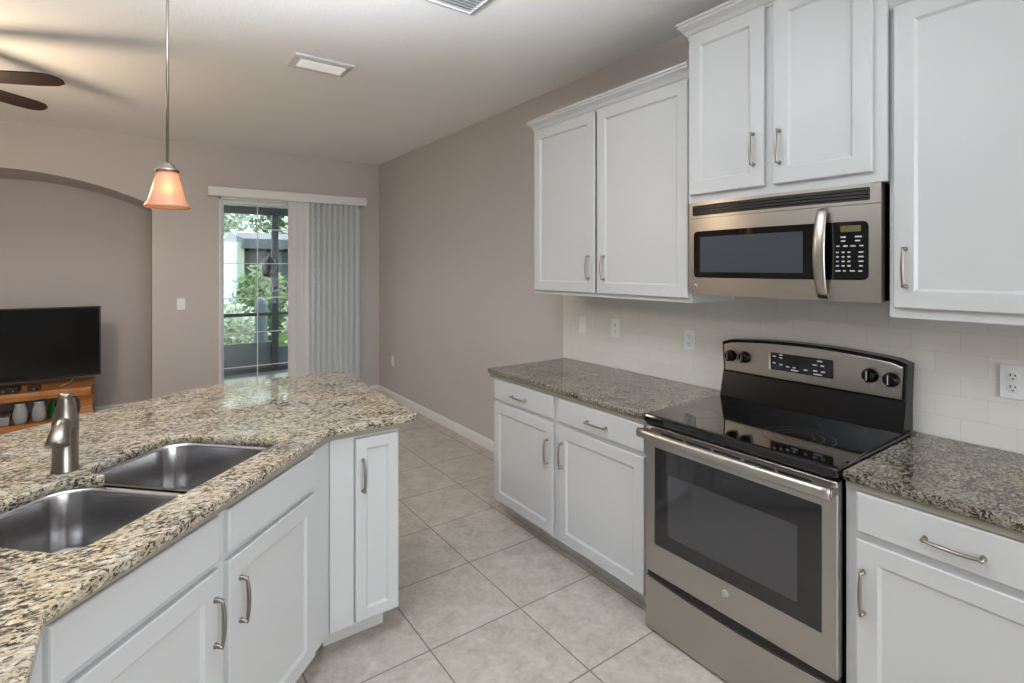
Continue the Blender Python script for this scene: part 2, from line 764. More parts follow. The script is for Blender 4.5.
baseboard('baseboard_right', [(XW - .0005, 2.72), (XW - .0005, YB - .0005)][::-1])
baseboard('baseboard_end', [(XW - .015, YB - .0005), (DX1 + .06, YB - .0005)][::-1])
baseboard('baseboard_middle', [(DX0 - .06, YB - .0005), (NICHE_X1, YB - .0005)][::-1])
baseboard('baseboard_niche', [(NICHE_X1 - .0005, NICHE_Y - .0005), (NICHE_X0, NICHE_Y - .0005)][::-1])

# ------------------------------------------------------------------ sliding door
dr = empty('door_1', (DX0, YB, 0))
tag(dr, 'white framed sliding glass door with thin grid bars', 'door', kind='structure')
DW = DX1 - DX0
mb = MB()
mb.box(0, .018, -.012, .14, 0, DZ)
mb.box(DW - .035, DW, -.012, .14, 0, DZ)
mb.box(0, DW, -.012, .14, DZ - .035, DZ)
mb.box(0, DW, .0, .14, 0, .03)
mb.finish('door_frame', M['doorframe'], dr)


def slide_panel(x0, x1, y):
    mb = MB()
    f = .030
    z0, z1 = .031, DZ - .036
    mb.box(x0, x0 + f, y, y + .035, z0, z1)
    mb.box(x1 - f, x1, y, y + .035, z0, z1)
    mb.box(x0 + f, x1 - f, y, y + .035, z1 - f, z1)
    mb.box(x0 + f, x1 - f, y, y + .035, z0, z0 + .09)
    p = mb.finish('sash', M['doorframe'], dr)
    mb = MB().box(x0 + f - .008, x1 - f + .008, y + .015, y + .021, z0 + .08, z1 - f + .008)
    mb.finish('pane', M['glass'], p)
    g = MB()
    xm = (x0 + x1) / 2 - .02
    g.box(xm - .0045, xm + .0045, y + .009, y + .0145, z0 + .09, z1 - f)
    for z in (.467, .835, 1.212, 1.588, 1.965):
        g.box(x0 + f, x1 - f, y + .009, y + .0145, z - .0045, z + .0045)
    g.finish('grid_bars', M['doorframe'], p)


slide_panel(.0185, .775, .04)
slide_panel(.735, DW - .0355, .085)

# ------------------------------------------------------------------ cabinetry
BAR = None


def handle_mesh():
    """arched bow pull, vertical, centred; plane of the door is y=0 and the bar stands off to -y"""
    mb = MB()
    L, so = .062, .021
    pts, rad = [], []
    n = 16
    for i in range(n + 1):
        u = -1 + 2 * i / n
        pts.append((0, -so - .0065 * (1 - u * u), u * (L + .004)))
        rad.append(0.0042 + .0026 * (1 - u * u))
    mb.tube(pts, rad, 10, (1.0, .8))
    for sg in (-1, 1):
        mb.tube([(0, 0, sg * L), (0, -.003, sg * L), (0, -.006, sg * L), (0, -so - .003, sg * L)], [.0078, .0074, .0056, .0056], 12)
    o = mb.finish('handle', M['nickel'])
    me = o.data
    bpy.data.objects.remove(o)
    return me


HANDLE = handle_mesh()


def handle(parent, x, y, z, horizontal=False):
    o = bpy.data.objects.new('handle', HANDLE)
    COL.objects.link(o)
    o.parent = parent
    o.location = (x, y, z)
    if horizontal:
        o.rotation_euler = (0, R90, 0)
    o['label'] = 'brushed nickel bow handle'
    return o


TH = .019


def door(parent, x0, x1, z0, z1, stile=.057, name='door'):
    """shaker door whose back lies on y=0"""
    mb = MB()

    def rect(i, y):
        return [(x0 + i, y, z0 + i), (x1 - i, y, z0 + i), (x1 - i, y, z1 - i), (x0 + i, y, z1 - i)]
    mb.loops([rect(0, -.0005), rect(0, -TH + .003), rect(.0035, -TH), rect(stile, -TH), rect(stile + .009, -TH + .0085)])
    return mb.finish(name, M['white'], parent)


def drawer_front(parent, x0, x1, z0, z1, name='drawer'):
    mb = MB()

    def rect(i, y):
        return [(x0 + i, y, z0 + i), (x1 - i, y, z0 + i), (x1 - i, y, z1 - i), (x0 + i, y, z1 - i)]
    mb.loops([rect(0, -.0005), rect(0, -TH + .006), rect(.002, -TH + .002), rect(.006, -TH)])
    return mb.finish(name, M['white'], parent)


def frame_box(parent, w, d, z0, z1, stiles, rails, name='body'):
    """carcass with a face frame; stiles = list of (x0,x1), rails = list of (z0,z1)"""
    mb = MB()
    mb.box(0, .016, .019, d, z0, z1)
    mb.box(w - .016, w, .019, d, z0, z1)
    mb.box(.016, w - .016, d - .008, d, z0, z1)
    mb.box(.016, w - .016, .019, d - .008, z0, z0 + .016)
    mb.box(.016, w - .016, .019, d - .008, z1 - .016, z1)
    for a, b in stiles:
        mb.box(a, b, 0, .019, z0, z1)
    xs = sorted(stiles)
    for (a0, a1), (b0, b1) in zip(xs[:-1], xs[1:]):
        for r0, r1 in rails:
            mb.box(a1, b0, 0, .019, r0, r1)
    return mb.finish(name, M['white'], parent)


CROWN = [(-.002, -.012), (.004, -.012), (.004, .0), (.010, .008), (.016, .022), (.030, .036), (.036, .040), (.036, .050), (.042, .053), (.042, .064), (-.002, .064)]


def crown(parent, path, z):
    mb = MB()
    mb.sweep(path, [(o, z + h) for o, h in CROWN])
    return mb.finish('crown_moulding', M['white'], parent)


def kick(parent, x0, x1, y, z1=.0995, ends=()):
    mb = MB().box(x0, x1, y, y + .016, 0, z1)
    return mb.finish('toe_kick', M['kick'], parent)


RIGHT = -R90
# ---- base cabinet left of the range (local X = world -y, local Y = world +x)
BX = 1.80
c = thing('base_cabinet', 'white two door base cabinet with two drawers left of the range', 'cabinet', (BX, 2.700, 0), RIGHT)
w = 2.700 - 1.503
frame_box(c, w, .615, .1, .883, [(0, .012), (.565, .628), (w - .018, w)], [(.1, .13), (.712, .738), (.85, .883)])
kick(c, .03, w - .002, .085)
d = door(c, .008, .572, .113, .712)
handle(d, .572 - .043, -TH, .555)
d = door(c, .617, w - .010, .113, .712)
handle(d, .617 + .032, -TH, .567)
d = drawer_front(c, .008, .572, .733, .856)
handle(d, .272, -TH, .786, True)
d = drawer_front(c, .617, w - .010, .733, .856)
handle(d, .900, -TH, .786, True)

# ---- base cabinets right of the range
c = thing('base_cabinet', 'white single door base cabinet with one drawer right of the range', 'cabinet', (BX, .722, 0), RIGHT)
w = .722 - .19
frame_box(c, w, .615, .1, .883, [(0, .03), (w - .025, w)], [(.1, .13), (.712, .738), (.85, .883)])
kick(c, .002, w - .002, .085)
d = door(c, .034, w - .028, .113, .712)
handle(d, .034 + .020, -TH, .558)
d = drawer_front(c, .034, w - .028, .733, .856)
handle(d, .268, -TH, .785, True)

# ---- wall cabinets
UX = 2.075
c = thing('wall_cabinet', 'white two door wall cabinet left of the microwave above the backsplash', 'cabinet', (UX, 2.655, 0), RIGHT)
w = 2.655 - 1.478
dd = XW - UX - .001
frame_box(c, w, dd, 1.377, 2.43, [(0, .03), (w - .03, w)], [(1.377, 1.42), (2.39, 2.43)])
door(c, .013, .560, 1.398, 2.412)
handle(c.children[-1], .560 - .046, -TH, 1.542)
door(c, .577, w - .012, 1.398, 2.412)
handle(c.children[-1], .577 + .056, -TH, 1.540)
crown(c, [(0, dd), (0, 0), (w, 0)][::-1][::-1], 2.42)

c = thing('wall_cabinet', 'tall white wall cabinet directly above the microwave, set higher than its neighbours', 'cabinet', (2.045, 1.475, 0), RIGHT)
w = 1.475 - .6985
dd = XW - 2.045 - .001
frame_box(c, w, dd, 1.8325, 2.61, [(0, .03), (.355, .405), (w - .045, w)], [(1.8325, 1.88), (2.57, 2.61)])
door(c, .013, .361, 1.868, 2.588)
handle(c.children[-1], .361 - .042, -TH, 2.020)
door(c, .399, w - .0375, 1.868, 2.588)
handle(c.children[-1], .399 + .026, -TH, 2.012)
crown(c, [(0, dd), (0, 0), (w, 0), (w, dd)], 2.592)

c = thing('wall_cabinet', 'large white wall cabinet right of the microwave at the picture edge', 'cabinet', (UX, .698, 0), RIGHT)
w = .92
dd = XW - UX - .001
frame_box(c, w, dd, 1.372, 2.43, [(0, .03), (w / 2 - .02, w / 2 + .02), (w - .03, w)], [(1.372, 1.42), (2.39, 2.43)])
door(c, .016, .452, 1.405, 2.412)
handle(c.children[-1], .016 + .034, -TH, 1.540)
door(c, .468, w - .012, 1.405, 2.412)
handle(c.children[-1], w - .04, -TH, 1.536)
crown(c, [(0, 0), (w, 0), (w, dd)], 2.42)

# ------------------------------------------------------------------ peninsula
# angled sink run: local X along (1,1)/sqrt2, face plane y - x = KB
KB = 1.482
SV0, SV1 = .80, 1.9005
o45 = lambda s_, k=KB: ((s_ * math.sqrt(2) - k) / 2, (s_ * math.sqrt(2) + k) / 2, 0)
c = thing('sink_cabinet', 'white angled sink base cabinet with two doors under the peninsula counter', 'cabinet', o45(SV0), math.radians(45))
w = SV1 - SV0
mb = MB()
mb.box(0, w, 0, .019, .1, .883)
mb.box(.0, .016, .019, .56, .1, .68)
mb.box(w - .016, w, .019, .56, .1, .68)
mb.box(.016, w - .016, .019, .56, .1, .116)
mb.finish('body', M['white'], c)
kick(c, .01, w - .01, .07)
s0, s1, s2, s3 = .832 - SV0, 1.283 - SV0, 1.318 - SV0, 1.772 - SV0
d = door(c, s0, s1, .113, .712)
handle(d, s1 - .020, -TH, .574)
d = door(c, s2, s3, .113, .712)
handle(d, s2 + .046, -TH, .577)
drawer_front(c, s0, s1, .733, .857, 'false_front')
drawer_front(c, s2, s3, .733, .857, 'false_front')

# end cabinet facing the camera (faces -y)
EY = 2.085
ex0, ex1 = .604, .893
c = thing('end_cabinet', 'narrow white end cabinet with one slim door at the tip of the peninsula', 'cabinet', (ex0, EY, 0), 0)
w = ex1 - ex0
mb = MB()
mb.box(0, w, 0, .019, .1, .883)
mb.box(w - .016, w, .019, .62, .1, .883)
mb.box(.0, w - .016, .019, .62, .1, .116)
mb.box(.0, w - .016, .604, .62, .116, .883)
mb.finish('body', M['white'], c)
mb = MB().box(0.001, .092, -.006, -.0005, .103, .862, .001)
mb.finish('filler_panel', M['white'], c)
kick(c, .0, w - .035, .085)
d = door(c, .099, w - .008, .113, .850, .043)
handle(d, .099 + .030, -TH, .70)

# leg of the peninsula running back past the camera (faces +x)
LX = -.172
c = thing('leg_cabinet', 'white base cabinet running toward the camera at the lower left corner', 'cabinet', (LX, -.9, 0), R90)
w = .9 + 1.305
frame_box(c, w, .6, .1, .883, [(0, .03), (w / 2 - .03, w / 2 + .03), (w - .045, w)], [(.1, .13), (.712, .738), (.85, .883)])
kick(c, .01, w - .01, .085)
for a, b in ((.02, w / 2 - .02), (w / 2 + .02, w - .09)):
    d = door(c, a, b, .113, .712)
    handle(d, b - .03, -TH, .56)
    d = drawer_front(c, a, b, .733, .856)
    handle(d, (a + b) / 2, -TH, .79, True)

# half wall under the bar overhang
mb = MB()
bar_in = [(.892, 2.72), (.892, 2.86), (.34, 2.86), (-.95, 1.60), (-.95, -.9), (-.81, -.9), (-.81, 1.54), (.40, 2.72)]
mb.prism(bar_in, 0, .883)
struct(mb.finish('wall_bar', M['wall']))

# granite tops
LC = [(-.141, -.9), (-.141, 1.275), (.594, 2.050), (.972, 2.052), (1.003, 3.185), (.30, 3.215), (-.43, 2.707), (-1.30, 1.80), (-1.30, -.9)]
LC = LC[::-1]
# counter-clockwise order check
area = sum(LC[i - 1][0] * LC[i][1] - LC[i][0] * LC[i - 1][1] for i in range(len(LC)))
if area < 0:
    LC = LC[::-1]
rad = {(-.141, 1.275): .012, (.594, 2.050): .02, (.972, 2.052): .03, (1.003, 3.185): .09, (.30, 3.215): .45, (-.43, 2.707): .6, (-1.30, 1.80): .3}
outl = round_poly(LC, [rad.get(p, 0) for p in LC])


def st(s_, t_):
    sm, df = s_ * math.sqrt(2), 1.42 + t_ * math.sqrt(2)
    return ((sm - df) / 2, (sm + df) / 2)


def bowl_outline(s0, s1, t0, t1, r, grow=0.0):
    pts = [(s0 - grow, t0 - grow), (s1 + grow, t0 - grow), (s1 + grow, t1 + grow), (s0 - grow, t1 + grow)]
    return round_poly(pts, [r] * 4, 8)


B1 = (.962, 1.325, .132, .566)
B2 = (1.362, 1.728, .130, .582)
hole = round_poly([(B1[0], B1[2]), (B2[1], B1[2]), (B2[1], B2[3]), (B2[0], B2[3]), (1.352, .47), (1.335, .47), (B1[1], B1[3]), (B1[0], B1[3])],
                  [.05, .035, .085, .085, .006, .006, .085, .085], 7)
hole = [st(*p) for p in hole]
ha = sum(hole[i - 1][0] * hole[i][1] - hole[i][0] * hole[i - 1][1] for i in range(len(hole)))
if ha < 0:
    hole = hole[::-1]
mb = slab(outl, CT - .030, CT, hole)
o = mb.finish('granite_countertop', M['granite'])
tag(o, 'beige and black flecked granite peninsula top with the sink cut into it', 'countertop')
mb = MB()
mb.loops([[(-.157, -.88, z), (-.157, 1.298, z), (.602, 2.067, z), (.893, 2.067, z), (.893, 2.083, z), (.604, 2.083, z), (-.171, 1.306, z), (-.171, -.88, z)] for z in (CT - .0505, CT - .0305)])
mb.finish('overhang_shade_strip', M['strip'], o)  # added strip coloured as the shade below the granite edge


def rect_slab(x0, x1, y0, y1, label):
    pts = [(x0, y0), (x1, y0), (x1, y1), (x0, y1)]
    mb = slab(pts, CT - .030, CT)
    o = mb.finish('granite_countertop', M['granite_grey'])
    MB().box(x0 + .014, x0 + .0315, y0 + .004, y1 - .003, CT - .054, CT - .0305).finish('overhang_shade_strip', M['strip'], o)  # darker strip painted as the overhang's shade
    return tag(o, label, 'countertop')


rect_slab(1.768, XW - .009, 1.496, 2.742, 'grey flecked granite counter left of the range')
rect_slab(1.768, XW - .009, -.5, .719, 'grey flecked granite counter right of the range')

# ---- sink
sk = thing('kitchen_sink', 'undermount stainless double bowl sink sunk into the peninsula top', 'sink', (*st(1.30, .32), 0))
org = Vector((*st(1.30, .32), 0))


def to3(pl, z):
    return [(st(*p)[0] - org.x, st(*p)[1] - org.y, z) for p in pl]


def bowl(b):
    mb = MB()
    z0 = CT - .031
    rings = [to3(bowl_outline(*b, .085, .012), z0), to3(bowl_outline(*b, .085, 0), z0), to3(bowl_outline(*b, .085, -.003), z0 - .012)]
    for k in range(7):
        a = R90 * k / 6
        rr = .035
        g = -.010 - rr * (1 - math.cos(a))
        rings.append(to3(bowl_outline(*b, max(.085 + g * .6, .02), g), .730 - rr * math.sin(a)))
    mb.loops(rings, False, True, True, True)
    o = mb.finish('bowl', M['sinksteel'], sk, recalc=True)
    return o


for b in (B1, B2):
    bo = bowl(b)
    cx, cy = st((b[0] + b[1]) / 2, (b[2] + b[3]) / 2)
    mb = MB()
    mb.lathe([(.052, .6955), (.052, .698), (.044, .699), (.040, .6965), (.012, .6965), (.010, .704), (.006, .708)], (cx - org.x, cy - org.y, 0), 28)
    mb.finish('drain', M['chrome'], sk)
mb = MB()
mb.loops([to3([(B1[1] - .002, .135), (B2[0] + .002, .135), (B2[0] + .002, .49), (B1[1] - .002, .49)], z) for z in (.864, .876)])
mb.finish('divider', M['sinksteel'], sk)

# ---- faucet
fx, fy = st(1.361, .624)
fc = thing('faucet', 'brushed nickel single lever pull out faucet behind the sink', 'faucet', (fx, fy, CT))
mb = MB()
mb.lathe([(.0365, .0005), (.0365, .004), (.033, .010), (.0325, .10), (.0335, .128), (.0335, .1285)], seg=32)
mb.finish('body', M['nickel'], fc)
mb = MB()
mb.lathe([(.0335, .130), (.0335, .15), (.030, .172), (.022, .200), (.0165, .218), (.0155, .224), (.0175, .229), (.0165, .236), (.008, .238)], seg=32)
mb.finish('lever_handle', M['nickel'], fc)
mb = MB().lathe([(.0032, -.0325), (.0032, -.0345)], (.004, 0, .158), 10, 'y')
mb.finish('temperature_dot', M['black'], fc)
dv = Vector((-.08, -1, 0)).normalized()
pts, rd = [], []
for u, z, r in ((.008, .148, .017), (.030, .150, .0185), (.052, .147, .0205), (.072, .138, .0235), (.088, .124, .027), (.099, .108, .0295), (.1015, .103, .0285)):
    pts.append((dv.x * u, dv.y * u, z))
    rd.append(r)
mb = MB().tube(pts, rd, 24)
mb.finish('spray_head', M['nickel'], fc)

# ------------------------------------------------------------------ RANGE
RG = thing('range', 'stainless electric range with black glass cooktop between the counters', 'range', (1.760, 1.4885, 0), RIGHT)
RW = .760
mb = MB()
mb.box(.004, RW - .004, .034, .64, .03, .882)
mb.finish('body', M['black'], RG)
for fxx in (.05, RW - .05):
    for fyy in (.08, .58):
        MB().lathe([(.018, 0), (.018, .01), (.012, .012), (.012, .03)], (fxx, fyy, 0), 14).finish('foot', M['blackmatte'], RG)
# oven door with window
WX0, WX1, WZ0, WZ1 = .050, .712, .378, .786
mb = MB()


def rr(x0, x1, z0, z1, y, r, n=5):
    p = round_poly([(x0, z0), (x1, z0), (x1, z1), (x0, z1)], [r] * 4, n)
    return [(a, y, b) for a, b in p]


DZ0, DZ1 = .254, .872
od = [rr(.002, RW - .002, DZ0, DZ1, .032, .006), rr(.002, RW - .002, DZ0, DZ1, .003, .006), rr(.005, RW - .005, DZ0 + .003, DZ1 - .003, 0, .006),
      rr(WX0, WX1, WZ0, WZ1, 0, .006), rr(WX0 + .001, WX1 - .001, WZ0 + .001, WZ1 - .001, .004, .006)]
mb.loops(od, True, False)
odoor = mb.finish('oven_door', M['steel'], RG)
mb = MB()
mb.loops([rr(WX0, WX1, WZ0, WZ1, .0065, .006), rr(WX0, WX1, WZ0, WZ1, .002, .006)], False, True)
mb.finish('oven_window', M['oven_glass'], odoor)
mb = MB()
mb.loops([rr(.118, .635, .437, .690, .0022, .004), rr(.118, .635, .437, .690, .0015, .004)], True, True)
mb.finish('inner_pane', M['oven_inner'], odoor)
mb = MB()
for i in range(5):
    x0 = .085 + i * .122
    mb.box(x0, x0 + .108, -.0015, .001, .846, .854)
mb.finish('vent_slots', M['blackmatte'], odoor)
mb = MB()
pts, rd = [], []
for i in range(25):
    u = -1 + 2 * i / 24
    pts.append((RW / 2 + u * .378, -.046 - .010 * (1 - u * u), .846))
    rd.append(.0175)
mb.tube(pts, rd, 14, (.7, 1.1))
for sg in (-1, 1):
    mb.box(RW / 2 + sg * .370 - .010, RW / 2 + sg * .370 + .010, -.046, .001, .834, .858, .003)
mb.finish('oven_handle', M['steel'], odoor)


def badge(parent, x, y, z, r, name='badge'):
    mb = MB()
    mb.lathe([(r, .0005), (r, -.0015), (r * .86, -.0025), (r * .86, -.0015), (.001, -.0015)], (x, y, z), 32, 'y')
    b = mb.finish(name, M['chrome'], parent)
    mb = MB()
    mb.lathe([(r * .80, -.0012), (r * .80, -.0021), (.0005, -.0021)], (x, y, z), 28, 'y')
    mb.finish('badge_field', M['ventdark'], b)
    text('badge_letters', 'GE', r * 1.05, M['chrome'], b, (x, y - .0024, z), (R90, 0, 0), .0004)
    return b


badge(odoor, .374, 0, .333, .0165)
# storage drawer: its top edge dips in the middle to make a finger scoop
mb = MB()
n = 24
fr, bk = [], []
for i in range(n + 1):
    x = .003 + (RW - .006) * i / n
    u = 2 * i / n - 1
    fr.append((x, .230 - .016 * (1 - u * u)))
outline = [(.003, .012), (RW - .003, .012)] + fr[::-1]
mb.loops([[(x, .030, z) for x, z in outline], [(x, .001, z) for x, z in outline]])
dw = mb.finish('drawer', M['steel'], RG)
mb = MB().box(.004, RW - .004, .012, .033, .19, .252)
mb.finish('drawer_shadow_gap', M['blackmatte'], RG)
# cooktop
mb = MB()
ck = []
z0, z1 = .8835, .920
for off, z in ((.004, z0), (.0, z0 + .006), (0, z1 - .010), (.003, z1 - .003), (.010, z1)):
    ck.append(rr(-.002 + off, RW + .002 - off, -.010 + off, .600, z, .012))
ck = [[(a, b, z) for (a, z_, b), z in zip(r, [zz] * 99)] for r, zz in zip([[(p[0], p[1], p[2]) for p in r] for r in ck], (z0, z0 + .006, z1 - .010, z1 - .003, z1))]
mb.loops(ck, True, True)
top = mb.finish('cooktop', M['glass_black'], RG)


def ring(cx, cy, r, w=.0022):
    mb = MB()
    n = 48
    a = [[(cx + q * math.cos(2 * math.pi * k / n), cy + q * math.sin(2 * math.pi * k / n), z1 + .0004) for k in range(n)] for q in (r - w, r + w)]
    vr = [[mb.bm.verts.new(p) for p in l_] for l_ in a]
    for k in range(n):
        j = (k + 1) % n
        mb.face((vr[0][k], vr[1][k], vr[1][j], vr[0][j]))
    return mb.finish('burner_ring', M['ring'], top)


for cx, cy, r in ((.146, .180, .078), (.540, .205, .120), (.540, .205, .083), (.540, .205, .052), (.165, .445, .078), (.585, .455, .078), (.375, .455, .050)):
    ring(cx, cy, r)
# backguard
mb = MB()
mb.loops([[(.004, y, z) for y, z in ((.545, .921), (.575, 1.045), (.640, 1.045), (.640, .921))],
          [(RW - .004, y, z) for y, z in ((.545, .921), (.575, 1.045), (.640, 1.045), (.640, .921))]])
bgd = mb.finish('backguard', M['black'], RG)


def guard_outline(i, y, n=20):
    x0, x1 = -.001 + i, RW + .001 - i
    lo = 1.030 + i
    p = [(x0 + .006, y + .004, lo), (x1 - .006, y + .004, lo), ]
    cs = []
    for k in range(n + 1):
        u = 1 - 2 * k / n
        x = (x0 + x1) / 2 + u * (x1 - x0) / 2 * (1 - 0.0)
        zc = 1.210 - i - .024 * u * u
        if abs(u) > .98:
            zc -= .008
        cs.append((x, y, zc))
    return p + cs


mb = MB()
mb.loops([guard_outline(0, .640), guard_outline(0, .574), guard_outline(.004, .568)], True, True)
pn = mb.finish('control_panel', M['black'], RG)
mb = MB()
mb.loops([guard_outline(.013, .5685), guard_outline(.013, .5655), guard_outline(.015, .5645)], False, True)
mb.finish('steel_face', M['steel'], pn)
PY = .5643
mb = MB().box(.246, .507, PY - .0012, PY + .002, 1.081, 1.158)
dsp = mb.finish('display_panel', M['glass_black'], pn)
mb = MB().box(.238, .2455, PY - .0016, PY + .002, 1.080, 1.159)
mb.finish('display_edge', M['chrome'], pn)
mb = MB().box(.325, .415, PY - .0018, PY - .0013, 1.115, 1.145)
mb.finish('clock_display', M['dark_lcd'], pn)
for x, z, ww in ((.262, 1.142, .016), (.262, 1.112, .012), (.292, 1.150, .014), (.292, 1.138, .014), (.292, 1.108, .014), (.322, 1.103, .014), (.350, 1.103, .012), (.352, 1.091, .03),
                 (.398, 1.100, .014), (.435, 1.128, .018), (.466, 1.128, .014), (.437, 1.103, .018), (.468, 1.103, .016), (.455, 1.146, .02), (.448, 1.089, .035)):
    MB().box(x - ww / 2, x + ww / 2, PY - .0020, PY - .0013, z - .0028, z + .0028).finish('key', M['key'], dsp)


def knob(parent, x, z):
    mb = MB()
    mb.lathe([(.028, 0), (.028, -.006), (.024, -.010), (.0225, -.022), (.018, -.026)], (x, PY, z), 28, 'y')
    k = mb.finish('knob', M['black'], parent)
    mb = MB().box(x - .005, x + .005, PY - .036, PY - .020, z - .024, z + .024, .002)
    mb.finish('knob_grip', M['black'], k)
    mb = MB().box(x - .0015, x + .0015, PY - .0366, PY - .0358, z - .015, z + .020)
    mb.finish('knob_pointer', M['chrome'], k)
    mb = MB().box(x + .004, x + .010, PY - .0006, PY + .001, z - .040, z - .036)
    mb.finish('heat_mark', M['key'], k)


for x, z in ((.052, 1.116), (.123, 1.118), (.640, 1.118), (.711, 1.114)):
    knob(pn, x, z)

# ------------------------------------------------------------------ MICROWAVE
MW = thing('microwave', 'stainless over the range microwave with black window and keypad', 'microwave', (2.045, 1.4725, 1.42), RIGHT)
MWW, MWH = .7595, .4105
bow = lambda x: -.028 * (1 - ((x - MWW / 2) / (MWW / 2)) ** 2)


def bowed(x0, x1, z0, z1, f0, f1, r=0.0, n=28):
    """slab that follows the bowed front; f0 outer, f1 inner offset (negative = proud)"""
    mb = MB()
    rings = []
    for i in range(n + 1):
        t_ = i / n
        if r > 0:
            t_ = .5 - .5 * math.cos(math.pi * t_)
        x = x0 + (x1 - x0) * t_
        ins = 0
        e = min(x - x0, x1 - x)
        if r > 0 and e < r:
            ins = r - math.sqrt(max(0, r * r - (r - e) ** 2))
        y = bow(x)
        rings.append([(x, y + f0, z0 + ins), (x, y + f0, z1 - ins), (x, y + f1, z1 - ins), (x, y + f1, z0 + ins)])
    mb.loops(rings, True, True, True, False)
    return mb


mb = MB().box(.002, MWW - .002, .034, XW - 2.045 - .009, .004, MWH - .001)
mb.finish('housing', M['black'], MW)
bowed(0.0, MWW, .341, MWH, 0, .033).finish('vent_panel', M['steel'], MW)
vg = bowed(.020, .728, .352, .398, -.0008, .004, .004).finish('vent_grille', M['blackmatte'], MW)
for i in range(3):
    bowed(.024, .724, .359 + i * .012, .363 + i * .012, -.0022, .002).finish('louver', M['black'], vg)
fdoor = bowed(0.0, .596, 0, .339, 0, .033).finish('door', M['steel'], MW)
bowed(.5975, MWW, 0, .339, 0, .033).finish('control_fascia', M['steel'], MW)
kp = bowed(.028, .724, .076, .282, -.0015, .003, .018).finish('black_glass_band', M['glass_black'], MW)
bowed(.064, .515, .100, .256, -.0020, .002, .004).finish('window', M['mw_inner'], fdoor)
mb = MB()
pts, rd = [], []
for i in range(21):
    u = -1 + 2 * i / 20
    pts.append((.588, bow(.588) - .012 - .034 * (1 - u * u) ** .7, .172 + u * .160))
    rd.append(.0135 - .002 * u * u)
mb.tube(pts, rd, 16, (1.55, .6))
for sg in (-1, 1):
    mb.box(.578, .600, bow(.588) - .014, bow(.588) + .004, .172 + sg * .150 - .010, .172 + sg * .150 + .010, .003)
mb.finish('door_handle', M['steel'], fdoor)
badge(fdoor, .038, bow(.038), .036, .011)
mb = bowed(.640, .702, .246, .268, -.0022, .001)
lc = mb.finish('clock_display', M['display'], kp)
rows = [(.228, (.648, .694), (.020, .024)), (.214, (.648, .692), (.016, .018)),
        (.196, (.632, .655, .678, .703), (.012, .016, .018, .014)),
        (.174, (.630, .648, .666, .702), (.010, .010, .010, .016)),
        (.158, (.630, .648, .666, .702), (.010, .010, .010, .018)),
        (.142, (.630, .648, .666, .702), (.010, .010, .010, .016)),
        (.126, (.630, .648, .666, .702), (.012, .010, .012, .012)),
        (.108, (.632, .652, .676, .700), (.018, .011, .018, .014))]
for z, xs, ws in rows:
    for x, ww in zip(xs, ws):
        bowed(x - ww * .42, x + ww * .42, z - .0024, z + .0024, -.0022, .0, n=2).finish('key', M['key'], kp)

# ------------------------------------------------------------------ wall plates
def plate(label, name, loc, rz, kind):
    o = thing(name, label, 'wall plate', loc, rz)
    mb = MB().box(-.035, .035, -.006, 0, -.0575, .0575, .003)
    p = mb.finish('cover_plate', M['plate'], o)
    if kind == 'switch':
        mb = MB()
        mb.loops([[(-.0165, y, z) for y, z in ((-.004, -.033), (-.0075, -.033), (-.0115, .033), (-.004, .033))],
                  [(.0165, y, z) for y, z in ((-.004, -.033), (-.0075, -.033), (-.0115, .033), (-.004, .033))]])
        mb.finish('rocker', M['plate'], o)
    else:
        for zc in (-.0195, .0195):
            mb = MB()
            mb.lathe([(.0165, -.0055), (.0165, -.0078), (.0150, -.0085)], (0, 0, zc), 24, 'y')
            r = mb.finish('receptacle', M['plate'], o)
            mb = MB()
            mb.box(-.0075, -.0045, -.0092, -.008, zc + .000, zc + .009)
            mb.box(.0045, .0075, -.0092, -.008, zc + .001, zc + .008)
            mb.lathe([(.0028, -.008), (.0028, -.0092)], (0, 0, zc - .008), 10, 'y')
            mb.finish('socket_holes', M['slot'], r)
    return o


bsx = XW - .0082
plate('white rocker switch on the backsplash nearest the left end of the tiles', 'light_switch', (bsx, 2.564, 1.157), RIGHT, 'switch')
plate('white outlet on the backsplash, second plate from the left end', 'wall_outlet', (bsx, 2.267, 1.163), RIGHT, 'outlet')
plate('white outlet on the backsplash just left of the range', 'wall_outlet', (bsx, 1.73, 1.150), RIGHT, 'outlet')
plate('white outlet on the backsplash right of the range', 'wall_outlet', (bsx, .453, 1.152), RIGHT, 'outlet')
plate('white outlet low on the bare taupe right wall', 'wall_outlet', (XW - .0005, 5.80, .445), RIGHT, 'outlet')
plate('white light switch on the end wall left of the sliding door', 'light_switch', (.335, YB - .0005, 1.174), 0, 'switch')

# ------------------------------------------------------------------ vertical blind
VB = thing('vertical_blind', 'off white vertical blind drawn to the right of the sliding door', 'blind', (.564, YB, 2.287))
VWD = 2.235 - .564
mb = MB().box(0, VWD, -.080, -.072, 0, .095, .002)
mb.box(0, .006, -.072, 0, 0, .095)
mb.box(VWD - .006, VWD, -.072, 0, 0, .095)
mb.finish('valance', M['trim'], VB)
mb = MB().box(.01, VWD - .01, -.060, -.022, .045, .085)
mb.finish('head_rail', M['trim'], VB)


def vane(x, ang, wid, zb=-2.235):
    mb = MB()
    ca, sa = math.cos(ang), math.sin(ang)
    n = 6
    A, B = [], []
    for i in range(n + 1):
        u = -1 + 2 * i / n
        px, py = u * wid / 2, .004 * (1 - u * u)
        A.append((x + px * ca - py * sa, -.041 + px * sa + py * ca))
        py -= .0012
        B.append((x + px * ca - py * sa, -.041 + px * sa + py * ca))
    pl = A + B[::-1]
    mb.loops([[(a, b, zb) for a, b in pl], [(a, b, .044) for a, b in pl]])
    return mb.finish('vane', M['blind'], VB)


